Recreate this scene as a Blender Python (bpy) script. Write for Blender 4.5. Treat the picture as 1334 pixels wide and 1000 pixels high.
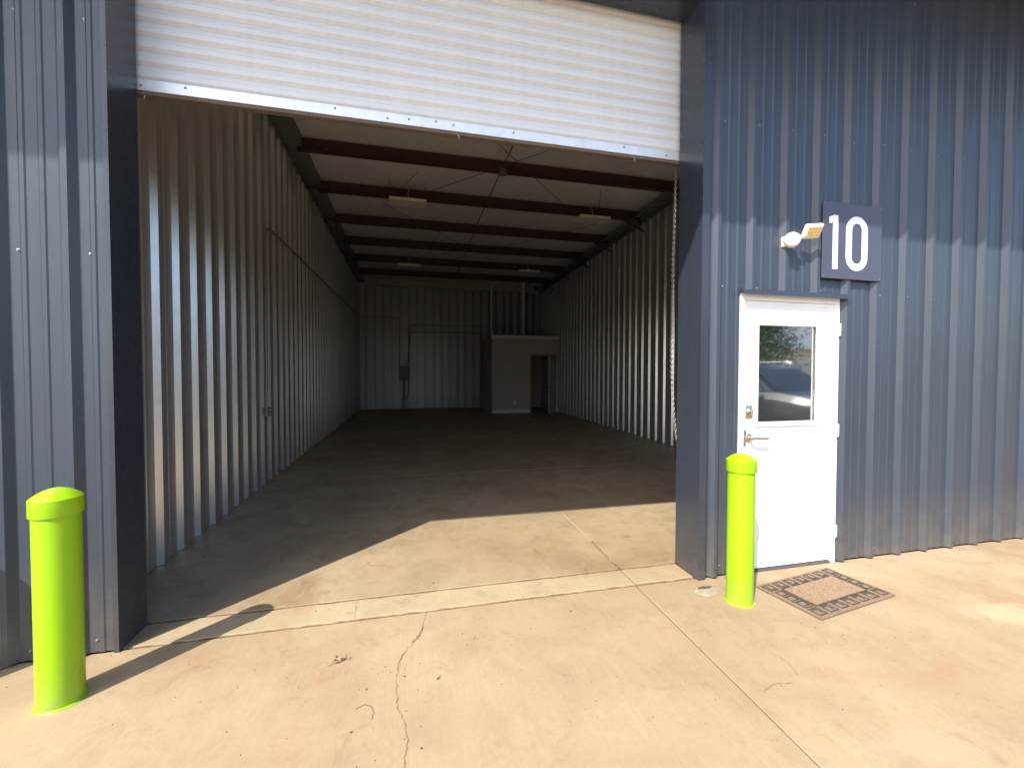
import bpy, bmesh, math, random
from mathutils import Vector, Matrix
random.seed(7)
scene = bpy.context.scene
for o in list(bpy.data.objects):
    bpy.data.objects.remove(o)

# ------------------------------------------------------------------ camera
cam = bpy.data.cameras.new('camera')
camo = bpy.data.objects.new('camera', cam)
scene.collection.objects.link(camo)
scene.camera = camo
CR = Vector((0.97206993, -0.23468534, 0.00168464))
CU = Vector((0.0044078, 0.02543307, 0.99966681))
CF = Vector((0.23464999, 0.97173862, -0.02575717))
m = Matrix.Identity(4)
for i in range(3):
    m[i][0], m[i][1], m[i][2] = CR[i], CU[i], -CF[i]
m.translation = Vector((0, 0, 1.54))
camo.matrix_world = m
cam.sensor_fit = 'HORIZONTAL'
cam.sensor_width = 36.0
cam.lens = 565.6 * 36.0 / 1334.0
cam.clip_start = 0.02
cam.clip_end = 2000.0

# ------------------------------------------------------------------ sky, sun, exposure
SUN_D = Vector((0.665, 0.656, -1.0)).normalized()      # direction the light travels
elev = math.asin(-SUN_D.z)
azim = math.atan2(-SUN_D.x, -SUN_D.y) % (2 * math.pi)
world = bpy.data.worlds.new('World')
scene.world = world
world.use_nodes = True
nt = world.node_tree
nt.nodes.clear()
sky = nt.nodes.new('ShaderNodeTexSky')
sky.sky_type = 'NISHITA'
sky.sun_disc = False
sky.sun_elevation = elev
sky.sun_rotation = azim
sky.altitude = 200
sky.air_density = 1.0
sky.dust_density = 1.6
bg = nt.nodes.new('ShaderNodeBackground')
bg.inputs['Strength'].default_value = 0.15
wo = nt.nodes.new('ShaderNodeOutputWorld')
nt.links.new(sky.outputs[0], bg.inputs[0])
nt.links.new(bg.outputs[0], wo.inputs[0])
sun = bpy.data.lights.new('sun', 'SUN')
sun.energy = 3.4
sun.angle = math.radians(0.53)
sun.color = (1.0, 0.93, 0.82)
suno = bpy.data.objects.new('sun', sun)
suno.rotation_euler = SUN_D.to_track_quat('-Z', 'Y').to_euler()
suno.location = (-8, -8, 14)
scene.collection.objects.link(suno)
vs = scene.view_settings
vs.view_transform = 'Standard'
vs.look = 'None'
vs.exposure = 1.28
vs.gamma = 1.0
vs.use_curve_mapping = False
scene.render.engine = 'CYCLES'
cy = scene.cycles
cy.max_bounces = 14
cy.diffuse_bounces = 10
cy.glossy_bounces = 6
cy.use_denoising = True
cy.sample_clamp_indirect = 0.0
cy.use_guiding = True
cy.use_surface_guiding = True
cy.guiding_training_samples = 128
cy.caustics_reflective = True
cy.blur_glossy = 0.0

# ------------------------------------------------------------------ helpers
COL = scene.collection


class MB:
    """collects boxes, prisms, tubes and lathes; build() links them as one mesh object"""
    def __init__(self):
        self.v, self.f = [], []

    def add(self, verts, faces):
        b = len(self.v)
        self.v += [tuple(p) for p in verts]
        self.f += [tuple(i + b for i in f) for f in faces]
        return self

    def box(self, x0, x1, y0, y1, z0, z1, M=None):
        vs_ = [Vector((x, y, z)) for z in (z0, z1) for y in (y0, y1) for x in (x0, x1)]
        if M is not None:
            vs_ = [M @ p for p in vs_]
        return self.add(vs_, [(0, 2, 3, 1), (4, 5, 7, 6), (0, 1, 5, 4), (2, 6, 7, 3), (0, 4, 6, 2), (1, 3, 7, 5)])

    def cbox(self, x0, x1, y0, y1, z0, z1, c, M=None):
        """box with bevelled edges"""
        bm = bmesh.new()
        bmesh.ops.create_cube(bm, size=1)
        for p in bm.verts:
            p.co = Vector((x0 + (p.co.x + .5) * (x1 - x0), y0 + (p.co.y + .5) * (y1 - y0), z0 + (p.co.z + .5) * (z1 - z0)))
        bmesh.ops.bevel(bm, geom=bm.edges[:], offset=c, segments=2, affect='EDGES', profile=.5)
        vs_ = [M @ p.co if M is not None else p.co.copy() for p in bm.verts]
        bm.verts.index_update()
        fs = [[p.index for p in f.verts] for f in bm.faces]
        bm.free()
        return self.add(vs_, fs)

    def prism(self, poly, fn, a0, a1, caps=True):
        """poly: 2-d points, fn(u, v, a) -> 3-d"""
        n = len(poly)
        vs_ = [fn(u, v, a0) for u, v in poly] + [fn(u, v, a1) for u, v in poly]
        fs = [(i, (i + 1) % n, n + (i + 1) % n, n + i) for i in range(n)]
        if caps:
            fs += [tuple(range(n - 1, -1, -1)), tuple(range(n, 2 * n))]
        return self.add(vs_, fs)

    def sheet(self, prof, fn, a0, a1, n=1):
        """open profile swept from a0 to a1"""
        k = len(prof)
        vs_, fs = [], []
        for j in range(n + 1):
            a = a0 + (a1 - a0) * j / n
            vs_ += [fn(u, v, a) for u, v in prof]
        for j in range(n):
            for i in range(k - 1):
                fs.append((j * k + i, j * k + i + 1, (j + 1) * k + i + 1, (j + 1) * k + i))
        return self.add(vs_, fs)

    def tube(self, pts, r, n=8, caps=True):
        pts = [Vector(p) for p in pts]
        rs = r if isinstance(r, (list, tuple)) else [r] * len(pts)
        vs_, fs = [], []
        t0 = (pts[1] - pts[0]).normalized()
        up = Vector((0, 0, 1)) if abs(t0.z) < .9 else Vector((1, 0, 0))
        a = t0.cross(up).normalized()
        for i, p in enumerate(pts):
            if i == 0:
                t = pts[1] - p
            elif i == len(pts) - 1:
                t = p - pts[-2]
            else:
                t = (pts[i + 1] - p).normalized() + (p - pts[i - 1]).normalized()
            t.normalize()
            a = (a - t * a.dot(t)).normalized()
            b = t.cross(a)
            for k in range(n):
                an = 2 * math.pi * k / n
                vs_.append(p + (a * math.cos(an) + b * math.sin(an)) * rs[i])
        for i in range(len(pts) - 1):
            for k in range(n):
                fs.append((i * n + k, i * n + (k + 1) % n, (i + 1) * n + (k + 1) % n, (i + 1) * n + k))
        if caps:
            fs += [tuple(range(n - 1, -1, -1)), tuple(range((len(pts) - 1) * n, len(pts) * n))]
        return self.add(vs_, fs)

    def lathe(self, prof, n=40, M=None, caps=True):
        vs_, fs = [], []
        for r_, z_ in prof:
            for k in range(n):
                an = 2 * math.pi * k / n
                p = Vector((r_ * math.cos(an), r_ * math.sin(an), z_))
                vs_.append(M @ p if M is not None else p)
        for i in range(len(prof) - 1):
            for k in range(n):
                fs.append((i * n + k, i * n + (k + 1) % n, (i + 1) * n + (k + 1) % n, (i + 1) * n + k))
        if caps:
            fs += [tuple(range(n - 1, -1, -1)), tuple(range((len(prof) - 1) * n, len(prof) * n))]
        return self.add(vs_, fs)

    def mesh(self, name, mat, smooth=None):
        me = bpy.data.meshes.new(name)
        me.from_pydata(self.v, [], self.f)
        bm = bmesh.new()
        bm.from_mesh(me)
        bmesh.ops.recalc_face_normals(bm, faces=bm.faces[:])
        bm.to_mesh(me)
        bm.free()
        if mat:
            me.materials.append(mat)
        if smooth is not None:
            me.shade_smooth()
            me.set_sharp_from_angle(angle=math.radians(smooth))
        me.update()
        return me

    def build(self, name, mat, parent=None, smooth=None, loc=None):
        o = bpy.data.objects.new(name, self.mesh(name, mat, smooth))
        COL.objects.link(o)
        if parent:
            o.parent = parent
        if loc is not None:
            o.location = loc
        return o


def tag(o, label=None, cat=None, group=None, kind=None):
    if label:
        o['label'] = label
    if cat:
        o['category'] = cat
    if group:
        o['group'] = group
    if kind:
        o['kind'] = kind
    return o


def empty(name, loc=(0, 0, 0), rz=0):
    o = bpy.data.objects.new(name, None)
    o.empty_display_size = .1
    o.location = loc
    o.rotation_euler = (0, 0, rz)
    COL.objects.link(o)
    return o


def inst(name, me, parent, loc=(0, 0, 0), rot=(0, 0, 0), scale=(1, 1, 1)):
    o = bpy.data.objects.new(name, me)
    o.location, o.rotation_euler, o.scale = loc, rot, scale
    o.parent = parent
    COL.objects.link(o)
    return o


def copy_tree(o, parent=None):
    c = o.copy()
    COL.objects.link(c)
    c.parent = parent
    for ch in [x for x in bpy.data.objects if x.parent == o]:
        copy_tree(ch, c)
    return c


# ------------------------------------------------------------------ materials
class NT:
    def __init__(self, name):
        self.m = bpy.data.materials.new(name)
        self.m.use_nodes = True
        self.t = self.m.node_tree
        self.b = self.t.nodes['Principled BSDF']

    def n(self, typ, **kw):
        nd = self.t.nodes.new('ShaderNode' + typ)
        for k, v in kw.items():
            if k in nd.inputs:
                nd.inputs[k].default_value = v
            else:
                setattr(nd, k, v)
        return nd

    def l(self, a, b):
        self.t.links.new(a, b)

    def coord(self, which='Object', scale=(1, 1, 1)):
        c = self.n('TexCoord')
        mp = self.n('Mapping')
        mp.inputs['Scale'].default_value = scale
        if which == 'World':
            g = self.n('NewGeometry')
            self.l(g.outputs['Position'], mp.inputs['Vector'])
        else:
            self.l(c.outputs[which], mp.inputs['Vector'])
        return mp.outputs['Vector']

    def noise(self, vec, scale, detail=4, rough=.55, dist=0):
        nd = self.n('TexNoise')
        nd.inputs['Scale'].default_value = scale
        nd.inputs['Detail'].default_value = detail
        nd.inputs['Roughness'].default_value = rough
        nd.inputs['Distortion'].default_value = dist
        self.l(vec, nd.inputs['Vector'])
        return nd.outputs['Fac']

    def ramp(self, fac, stops):
        nd = self.n('ValToRGB')
        el = nd.color_ramp.elements
        while len(el) < len(stops):
            el.new(.5)
        for e, (p, c) in zip(el, stops):
            e.position = p
            e.color = (c, c, c, 1) if isinstance(c, (int, float)) else (*c, 1)
        self.l(fac, nd.inputs['Fac'])
        return nd.outputs['Color']

    def mix(self, a, b, fac, mode='MIX'):
        nd = self.n('Mix', data_type='RGBA', blend_type=mode)
        for s, val in ((nd.inputs['Factor'], fac), (nd.inputs['A'], a), (nd.inputs['B'], b)):
            pass
        socks = [nd.inputs[0], nd.inputs[6], nd.inputs[7]]
        for s, val in zip(socks, (fac, a, b)):
            if isinstance(val, bpy.types.NodeSocket):
                self.l(val, s)
            elif isinstance(val, (int, float)):
                s.default_value = val
            else:
                s.default_value = (*val, 1)
        return nd.outputs[2]

    def bump(self, h, strength=.2, dist=.01):
        nd = self.n('Bump')
        nd.inputs['Strength'].default_value = strength
        nd.inputs['Distance'].default_value = dist
        self.l(h, nd.inputs['Height'])
        self.l(nd.outputs['Normal'], self.b.inputs['Normal'])

    def set(self, **kw):
        for k, v in kw.items():
            k = k.replace('_', ' ')
            s = self.b.inputs[k]
            if isinstance(v, bpy.types.NodeSocket):
                self.l(v, s)
            elif isinstance(v, tuple):
                s.default_value = (*v, 1)
            else:
                s.default_value = v
        return self.m


def plain(name, col, rough=.5, metal=0.0, var=.12, scale=9.0, bump=.05, spec=.5, streak=None):
    q = NT(name)
    v = q.coord('World', streak or (1, 1, 1))
    f = q.noise(v, scale, 5)
    lo = tuple(c * (1 - var) for c in col)
    hi = tuple(min(1, c * (1 + var)) for c in col)
    q.set(Base_Color=q.ramp(f, [(.3, lo), (.7, hi)]), Metallic=metal)
    r = q.ramp(f, [(.25, max(0, rough - .06)), (.75, min(1, rough + .08))])
    q.l(r, q.b.inputs['Roughness'])
    q.b.inputs['Specular IOR Level'].default_value = spec
    if bump:
        q.bump(q.noise(v, scale * 9, 3), bump, .002)
    return q.m


def concrete(name, base, light, dark, stain, smoothness=.75, blotch=1.0, mark=0.25, rust=0.3):
    q = NT(name)
    v = q.coord('World')
    big = q.noise(v, .55, 6, .6, .4)
    mid = q.noise(v, 2.4, 7, .65, .6)
    fin = q.noise(v, 38, 6, .7)
    grit = q.noise(v, 210, 3, .6)
    c = q.mix(base, light, q.ramp(big, [(.35, 0), (.68, 1 * blotch)]))
    c = q.mix(c, dark, q.ramp(mid, [(.45, 0), (.8, .65 * blotch)]))
    c = q.mix(c, stain, q.ramp(q.noise(v, .95, 5, .55, 1.2), [(.56, 0), (.76, rust)]))
    c = q.mix(c, (0.10, 0.075, 0.05), q.ramp(q.noise(v, 5.2, 8, .72, .9), [(.56, 0), (.78, mark)]))
    vs_ = q.coord('World', (1, .28, 1))
    c = q.mix(c, light, q.ramp(q.noise(vs_, 9, 9, .78, 2.2), [(.57, 0), (.70, mark * 1.1)]))
    c = q.mix(c, q.ramp(fin, [(.2, .55), (.8, 1.0)]), .32, 'MULTIPLY')
    c = q.mix(c, q.ramp(grit, [(.25, .72), (.65, 1.0)]), .45, 'MULTIPLY')
    br = q.noise(q.coord('World', (95, 3.2, 1)), 1.0, 4, .6)
    c = q.mix(c, q.ramp(br, [(.3, .80), (.65, 1.0)]), .35, 'MULTIPLY')
    ag = q.n('TexVoronoi')
    ag.inputs['Scale'].default_value = 150
    q.l(v, ag.inputs['Vector'])
    am = q.n('Math', operation='MULTIPLY')
    q.l(q.ramp(ag.outputs['Distance'], [(.10, 1.0), (.2, 0.0)]), am.inputs[0])
    q.l(q.ramp(q.noise(v, 14, 4, .7), [(.5, 0), (.7, .75)]), am.inputs[1])
    c = q.mix(c, (.11, .085, .06), am.outputs[0])
    dr = q.noise(v, 3.3, 2, .5)
    c = q.mix(c, (.15, .11, .075), q.ramp(dr, [(.73, 0), (.77, .35)]))
    q.set(Base_Color=c)
    q.l(q.ramp(mid, [(.3, smoothness - .1), (.7, smoothness + .08)]), q.b.inputs['Roughness'])
    q.b.inputs['Specular IOR Level'].default_value = .35
    h = q.mix(fin, grit, .5)
    h = q.mix(h, mid, .4)
    q.bump(h, .16, .006)
    return q.m


def painted_metal(name, col, rough, spec=.5, var=.08, dirt=0.0, oil=.25):
    """coil-coated wall sheet: slight vertical streaks and oil-canning"""
    q = NT(name)
    v = q.coord('World')
    vz = q.coord('World', (6, 6, .25))
    st = q.noise(vz, 3.0, 5, .6)
    sp = q.noise(v, 60, 4, .6)
    c = q.mix(tuple(x * (1 - var) for x in col), tuple(x * (1 + var) for x in col), q.ramp(st, [(.3, 0), (.7, 1)]))
    oi = q.n('ObjectInfo')
    c = q.mix(c, q.ramp(oi.outputs['Random'], [(0, .90), (1, 1.0)]), 1.0, 'MULTIPLY')
    if dirt:
        g = q.n('NewGeometry')
        sx = q.n('SeparateXYZ')
        q.l(g.outputs['Position'], sx.inputs[0])
        mr = q.n('MapRange')
        for k, val in zip(('From Min', 'From Max', 'To Min', 'To Max'), (0.0, 0.55, 1.0, 0.0)):
            mr.inputs[k].default_value = val
        q.l(sx.outputs['Z'], mr.inputs['Value'])
        mm = q.n('Math', operation='MULTIPLY')
        q.l(mr.outputs[0], mm.inputs[0])
        q.l(q.ramp(q.noise(v, 7, 7, .7), [(.35, .1), (.75, dirt)]), mm.inputs[1])
        c = q.mix(c, (.22, .17, .11), mm.outputs[0])
    q.set(Base_Color=c)
    q.l(q.ramp(q.noise(v, 9, 4, .6), [(.3, rough - .03), (.75, rough + .05)]), q.b.inputs['Roughness'])
    q.b.inputs['Specular IOR Level'].default_value = spec
    if oil:
        q.bump(q.noise(q.coord('World', (2.2, 2.2, .8)), 1.6, 2), oil, .012)
    return q.m


M_apron = concrete('apron_concrete', (.365, .268, .163), (.455, .345, .225), (.265, .186, .112), (.36, .19, .105), .8, 1.0, .42, .75)
M_floor = concrete('floor_concrete', (.335, .25, .155), (.46, .365, .24), (.21, .15, .095), (.28, .175, .10), .5, 1.0, .85, .7)
M_strip = concrete('strip_concrete', (.40, .315, .197), (.47, .385, .255), (.31, .225, .135), (.33, .2, .11), .82, 1.0, .7, .7)
M_joint = plain('joint_dirt', (.075, .045, .026), .95, var=.4, scale=30)
M_browndirt = plain('brown_dirt', (.16, .10, .055), .95, var=.4, scale=30)
M_fill = plain('joint_fill', (.50, .43, .33), .9, var=.25, scale=30)
M_ground = concrete('yard_ground', (.40, .32, .22), (.46, .37, .26), (.3, .23, .16), (.38, .25, .15), .85)
M_navy = painted_metal('navy_sheet', (.042, .055, .078), .33, .5, .07, .5)
M_navytrim = painted_metal('navy_trim', (.034, .042, .060), .25, .55, .05, .25)
M_back = plain('framing_dark', (.08, .08, .085), .8)
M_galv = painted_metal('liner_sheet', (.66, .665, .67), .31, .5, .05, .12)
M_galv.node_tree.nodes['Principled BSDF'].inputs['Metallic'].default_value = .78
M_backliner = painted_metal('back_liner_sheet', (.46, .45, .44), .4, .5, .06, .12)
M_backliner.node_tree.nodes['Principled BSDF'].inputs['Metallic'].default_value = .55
M_beam = plain('grey_eave_beam', (.20, .205, .205), .5, .3)
M_ltbeam = plain('pale_eave_strut', (.42, .38, .32), .6)
M_purlin = plain('red_oxide', (.062, .026, .026), .5, 0, .25, 5)
M_insul = plain('white_insulation', (.83, .835, .83), .62, 0, .05, 3, .12)
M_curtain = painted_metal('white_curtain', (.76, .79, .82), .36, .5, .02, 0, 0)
M_tan = painted_metal('tan_curtain', (.71, .68, .64), .5, .4, .06, 0, 0)  # tan tone given to the lower flank of every curtain slat
M_alu = plain('aluminium', (.82, .82, .82), .45, .6, .08, 12, .06)
M_rubber = plain('brown_seal', (.13, .10, .085), .8)
M_galvbolt = plain('zinc_bolt', (.30, .30, .31), .42, .7)
M_chain = plain('zinc_chain', (.62, .60, .55), .38, .7)
M_door = plain('white_door_paint', (.82, .82, .815), .38, 0, .05, 3, .04)
M_brass = plain('satin_nickel', (.52, .49, .43), .28, .95)
M_black = plain('black_gap', (.012, .012, .012), .7)
M_lime = NT('lime_plastic')
_v = M_lime.coord('World', (3, 3, .6))
_f = M_lime.noise(_v, 3, 5, .6)
_c = M_lime.mix((.25, .49, .003), (.305, .55, .004), _f)
_w = M_lime.coord('World')
_c = M_lime.mix(_c, (.16, .20, .03), M_lime.ramp(M_lime.noise(M_lime.coord('World', (5, 5, 1.2)), 4.5, 8, .75, .6), [(.60, 0), (.78, .55)]))
_g = M_lime.n('NewGeometry')
_s = M_lime.n('SeparateXYZ')
M_lime.l(_g.outputs['Position'], _s.inputs[0])
_r = M_lime.n('MapRange')
for _k, _val in zip(('From Min', 'From Max', 'To Min', 'To Max'), (0.0, 0.22, 1.0, 0.0)):
    _r.inputs[_k].default_value = _val
M_lime.l(_s.outputs['Z'], _r.inputs['Value'])
_m = M_lime.n('Math', operation='MULTIPLY')
M_lime.l(_r.outputs[0], _m.inputs[0])
M_lime.l(M_lime.ramp(M_lime.noise(_w, 16, 8, .75), [(.4, 0), (.7, .6)]), _m.inputs[1])
_c = M_lime.mix(_c, (.30, .25, .13), _m.outputs[0])
M_lime.set(Base_Color=_c)
M_lime.l(M_lime.ramp(M_lime.noise(M_lime.coord('World'), 24, 5, .65), [(.3, .3), (.75, .46)]), M_lime.b.inputs['Roughness'])
M_lime.bump(M_lime.noise(M_lime.coord('World'), 40, 4), .06, .003)
M_lime = M_lime.m
M_matb = plain('mat_brown', (.20, .135, .09), .95, 0, .3, 60, .6)
M_matc = plain('mat_pile', (.255, .17, .105), 1.0, 0, .45, 90, 1.0)
M_matd = plain('mat_dark', (.045, .036, .03), .85, 0, .3, 80, .3)
M_sign = plain('sign_face', (.062, .064, .10), .33, 0, .05, 5, .02)
M_white = plain('white_plastic', (.80, .78, .74), .42, 0, .04)
M_digit = plain('white_vinyl', (.85, .85, .86), .4, 0, .02)
M_led = plain('yellow_led', (.80, .55, .16), .4, 0, .15, 40)
M_wallp = plain('taupe_paint', (.48, .44, .385), .7, 0, .05, 2, .05)
M_trimw = plain('cream_trim', (.74, .69, .60), .55, 0, .04)
M_casing = plain('wood_casing', (.30, .15, .085), .5, 0, .25, 14, .1, streak=(3, 3, .3))
M_leaf_door = plain('interior_door_paint', (.44, .43, .35), .5, 0, .04)
M_grey = plain('grey_enclosure', (.20, .205, .21), .45, .2)
M_conduit = plain('emt_conduit', (.26, .255, .24), .4, .5)
M_pvc = plain('pvc_pipe', (.62, .60, .55), .45)
M_diff = plain('light_diffuser', (.80, .76, .62), .4, 0, .03)
M_grit = plain('grit', (.09, .07, .05), .9, 0, .5, 50)
M_dry = plain('dry_leaf', (.30, .23, .13), .9, 0, .35, 60)
M_cement = plain('cement_patch', (.30, .255, .19), .9, 0, .22, 30, .4)
# reflective glazing of the entry door
q = NT('coated_glass')
q.set(Base_Color=(.012, .016, .02), Roughness=.03)
gl = q.n('BsdfGlossy')
gl.inputs['Color'].default_value = (.86, .92, .96, 1)
gl.inputs['Roughness'].default_value = .01
gh = q.n('BsdfGlossy')          # faint haze of the coating
gh.inputs['Color'].default_value = (1, .97, .9, 1)
gh.inputs['Roughness'].default_value = .058
m2 = q.n('MixShader')
m2.inputs[0].default_value = .55
q.l(gl.outputs[0], m2.inputs[1])
q.l(gh.outputs[0], m2.inputs[2])
mx = q.n('MixShader')
mx.inputs[0].default_value = .6
q.l(q.b.outputs[0], mx.inputs[1])
q.l(m2.outputs[0], mx.inputs[2])
q.l(mx.outputs[0], q.t.nodes['Material Output'].inputs['Surface'])
M_glass = q.m

# ------------------------------------------------------------------ ground, apron, floor
Y0 = 2.80            # face of the front wall
YB = 18.94           # back wall


def jx(y):           # the main control joint runs very slightly askew
    return 1.53 + .028 * y


def XR(y):           # right-hand liner wall
    return 5.20 + .038 * y


ground = MB()
ground.box(-400, 400, -400, 400, -.6, -.135)
g = tag(ground.build('ground', M_ground), kind='structure')
bed = MB()
bed.box(-22, 24, -26, 3.06, -.13, -.03)
apron = tag(bed.build('concrete_apron', M_joint), kind='structure')


def slab(poly, z0, z1, name, mat, parent, bev=.006):
    """poly counter-clockwise ground outline; a slab with an arrised top edge"""
    c = Vector((sum(p[0] for p in poly) / len(poly), sum(p[1] for p in poly) / len(poly)))
    ins = []
    n = len(poly)
    for i in range(n):
        p0, p1, p2 = (Vector(poly[(i + k) % n]) for k in (-1, 0, 1))
        d1, d2 = (p1 - p0).normalized(), (p2 - p1).normalized()
        n1, n2 = Vector((-d1.y, d1.x)), Vector((-d2.y, d2.x))
        k = (n1 + n2)
        k = k / max(.3, (1 + n1.dot(n2)))
        ins.append(p1 + k * bev)
    mb = MB()
    vs_ = [(p[0], p[1], z0) for p in poly] + [(p[0], p[1], z1 - bev * .6) for p in poly] + [(p.x, p.y, z1) for p in ins]
    fs = []
    for r_ in (0, n):
        for i in range(n):
            fs.append((r_ + i, r_ + (i + 1) % n, r_ + n + (i + 1) % n, r_ + n + i))
    fs.append(tuple(range(2 * n, 3 * n)))
    mb.add(vs_, fs)
    return mb.build(name, mat, parent)


gp = .005
ys = [-25.2, -21.2, -17.2, -13.2, -9.2, -5.2, -1.2, 2.815]
for j in range(len(ys) - 1):
    for k in range(-6, 6):
        a0, a1, b0, b1 = ys[j] + gp, ys[j + 1] - gp, 3.66 * k, 3.66 * (k + 1)
        poly = [(jx(a0) + b0 + gp, a0), (jx(a0) + b1 - gp, a0), (jx(a1) + b1 - gp, a1), (jx(a1) + b0 + gp, a1)]
        slab(poly, -.12, random.uniform(-.0015, .0015), 'concrete_slab', M_apron, apron)

# poured strip between the jambs, split by the same joint
stb = MB()
stb.box(-1.6, 2.2, 2.79, 3.12, -.132, -.006)
strip = tag(stb.build('door_sill_strip', M_browndirt), kind='structure')


def wavy(x0, x1, y, amp, n, seed):
    rr = random.Random(seed)
    return [(x0 + (x1 - x0) * i / n, y + rr.uniform(-amp, amp)) for i in range(n + 1)]


for (x0, x1, s) in ((-1.60, jx(2.95) - gp, 3), (jx(2.95) + gp, 2.2, 5)):
    lo = wavy(x0, x1, 2.830, .007, int((x1 - x0) * 22), s)
    hi = wavy(x0, x1, 3.060, .006, int((x1 - x0) * 18), s + 1)
    slab(lo + hi[::-1], -.1, .0025, 'sill_slab', M_strip, strip, .004)

fb = MB()
fb.box(-1.97, 6.1, 3.10, 19.1, -.2, -.006)
floor = tag(fb.build('warehouse_floor', M_fill), kind='structure')
fy = [3.090, 6.655, 10.9, 15.1, 19.05]
for j in range(4):
    for side in (0, 1):
        g2 = .0035
        a0, a1 = fy[j] + (g2 if j else 0), fy[j + 1] - g2
        if side == 0:
            poly = [(-1.96, a0), (jx(a0) - g2, a0), (jx(a1) - g2, a1), (-1.96, a1)]
        else:
            poly = [(jx(a0) + g2, a0), (6.0, a0), (6.0, a1), (jx(a1) + g2, a1)]
        slab(poly, -.1, .0015 * (side + j % 2), 'floor_slab', M_floor, floor, .004)

# ------------------------------------------------------------------ metal building
bld = tag(empty('metal_building', (0, Y0, 0)),
          'navy ribbed metal warehouse unit with open bay and bare metal interior', 'building')


def bpart(mb, name, mat, parent=None, smooth=None):
    o = mb.build(name, mat, None, smooth)
    o.parent = parent or bld
    o.matrix_parent_inverse = Matrix.Identity(4)
    # vertices are given in world space; take the building's offset out
    if o.data.users == 1:
        o.data.transform(Matrix.Translation((0, -Y0, 0)))
    return o


PIT = .3023


def ext_profile(x0, x1, phase):
    """outer wall sheet: trapezoid ribs with two small stiffeners between; returns (x, outward) points"""
    pts = []
    k0 = math.floor((x0 - phase) / PIT) - 1
    k1 = math.ceil((x1 - phase) / PIT) + 1
    raw = []
    for k in range(k0, k1 + 1):
        c = phase + k * PIT
        raw += [(c - .044, 0), (c - .014, .034), (c + .014, .034), (c + .044, 0)]
        for s_ in (.105, .19):
            raw += [(c + s_ - .017, 0), (c + s_ - .009, .0045), (c + s_ + .009, .0045), (c + s_ + .017, 0)]

    def at(x):
        for (a, b), (c_, d) in zip(raw, raw[1:]):
            if a <= x <= c_:
                return b + (d - b) * (x - a) / max(1e-9, c_ - a)
        return 0
    pts = [(x0, at(x0))] + [p for p in raw if x0 < p[0] < x1] + [(x1, at(x1))]
    return pts


def ext_panel(x0, x1, z0, z1, phase, parent):
    mb = MB()
    mb.sheet(ext_profile(x0, x1, phase), lambda u, v, a: (u, Y0 - v, a), z0, z1, 1)
    return bpart(mb, 'wall_panel', M_navy, parent)


PH_R = 2.235
PH_L = -1.731
DX0, DX1, DZ = 2.445, 3.385, 2.145       # rough opening of the entry door
# framing behind the sheets
fr = MB()
fr.box(2.11, DX0, 2.835, 3.03, 0, 5.4)
fr.box(DX1, 9.2, 2.835, 3.03, 0, 5.4)
fr.box(DX0, DX1, 2.835, 3.03, DZ, 5.4)
fr.box(DX0, DX1, 2.90, 3.02, 0, DZ)
wr = bpart(fr, 'front_wall', M_galv)
fl = MB()
fl.box(-5.2, -1.575, 2.835, 3.03, 0, 5.4)
wl = bpart(fl, 'front_wall', M_galv)
fh = MB()
fh.box(-1.575, 2.11, 2.835, 3.03, 4.30, 5.4)
wh = bpart(fh, 'front_wall', M_galv)


def sheets(x0, x1, phase, off):
    """cut points every three ribs"""
    e = []
    k = math.floor((x0 - phase) / (3 * PIT)) - 1
    while phase + off + k * 3 * PIT < x1:
        xx = phase + off + k * 3 * PIT
        if x0 + .02 < xx < x1 - .02:
            e.append(xx)
        k += 1
    return [x0] + e + [x1]


cuts = sheets(2.15, 9.2, PH_R, .05)
for a, b in zip(cuts, cuts[1:]):
    segs = sorted({a, b, *[x for x in (DX0, DX1) if a < x < b]})
    for s0, s1 in zip(segs, segs[1:]):
        mid_ = (s0 + s1) / 2
        ext_panel(s0, s1, DZ if DX0 < mid_ < DX1 else .012, 5.0, PH_R, wr)
cuts = sheets(-5.2, -1.566, PH_L, .05)
for a, b in zip(cuts, cuts[1:]):
    ext_panel(a, b, .012, 5.0, PH_L, wl)
cuts = sheets(-1.54, 2.13, PH_R, .05)
for a, b in zip(cuts, cuts[1:]):
    ext_panel(a, b, 4.32, 5.0, PH_R, wh)


def screws(xs, zs, parent, seed):
    mb = MB()
    rr = random.Random(seed)
    for z in zs:
        for x in xs:
            x_, z_ = x + rr.uniform(-.006, .006), z + rr.uniform(-.012, .012)
            Mx = Matrix.Translation((x_, Y0 - .0005, z_)) @ Matrix.Rotation(math.pi / 2, 4, 'X')
            mb.lathe([(.0085, 0), (.0085, .0015), (.0055, .002), (.0055, .0065), (.003, .0075)], 6, Mx)
    o = bpart(mb, 'screw_heads', M_galvbolt, parent)
    tag(o, kind='stuff')


screws([PH_L + .085 - PIT * k for k in range(0, 11)], (.07, 2.172, 3.39, 4.6), wl, 1)
screws([PH_R + .058 + PIT * k for k in range(0, 23) if not (DX0 - .03 < PH_R + .058 + PIT * k < DX1 + .03)], (.07,), wr, 2)
screws([PH_R + .058 + PIT * k for k in range(0, 23)], (2.185, 3.40, 4.6), wr, 3)

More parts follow.
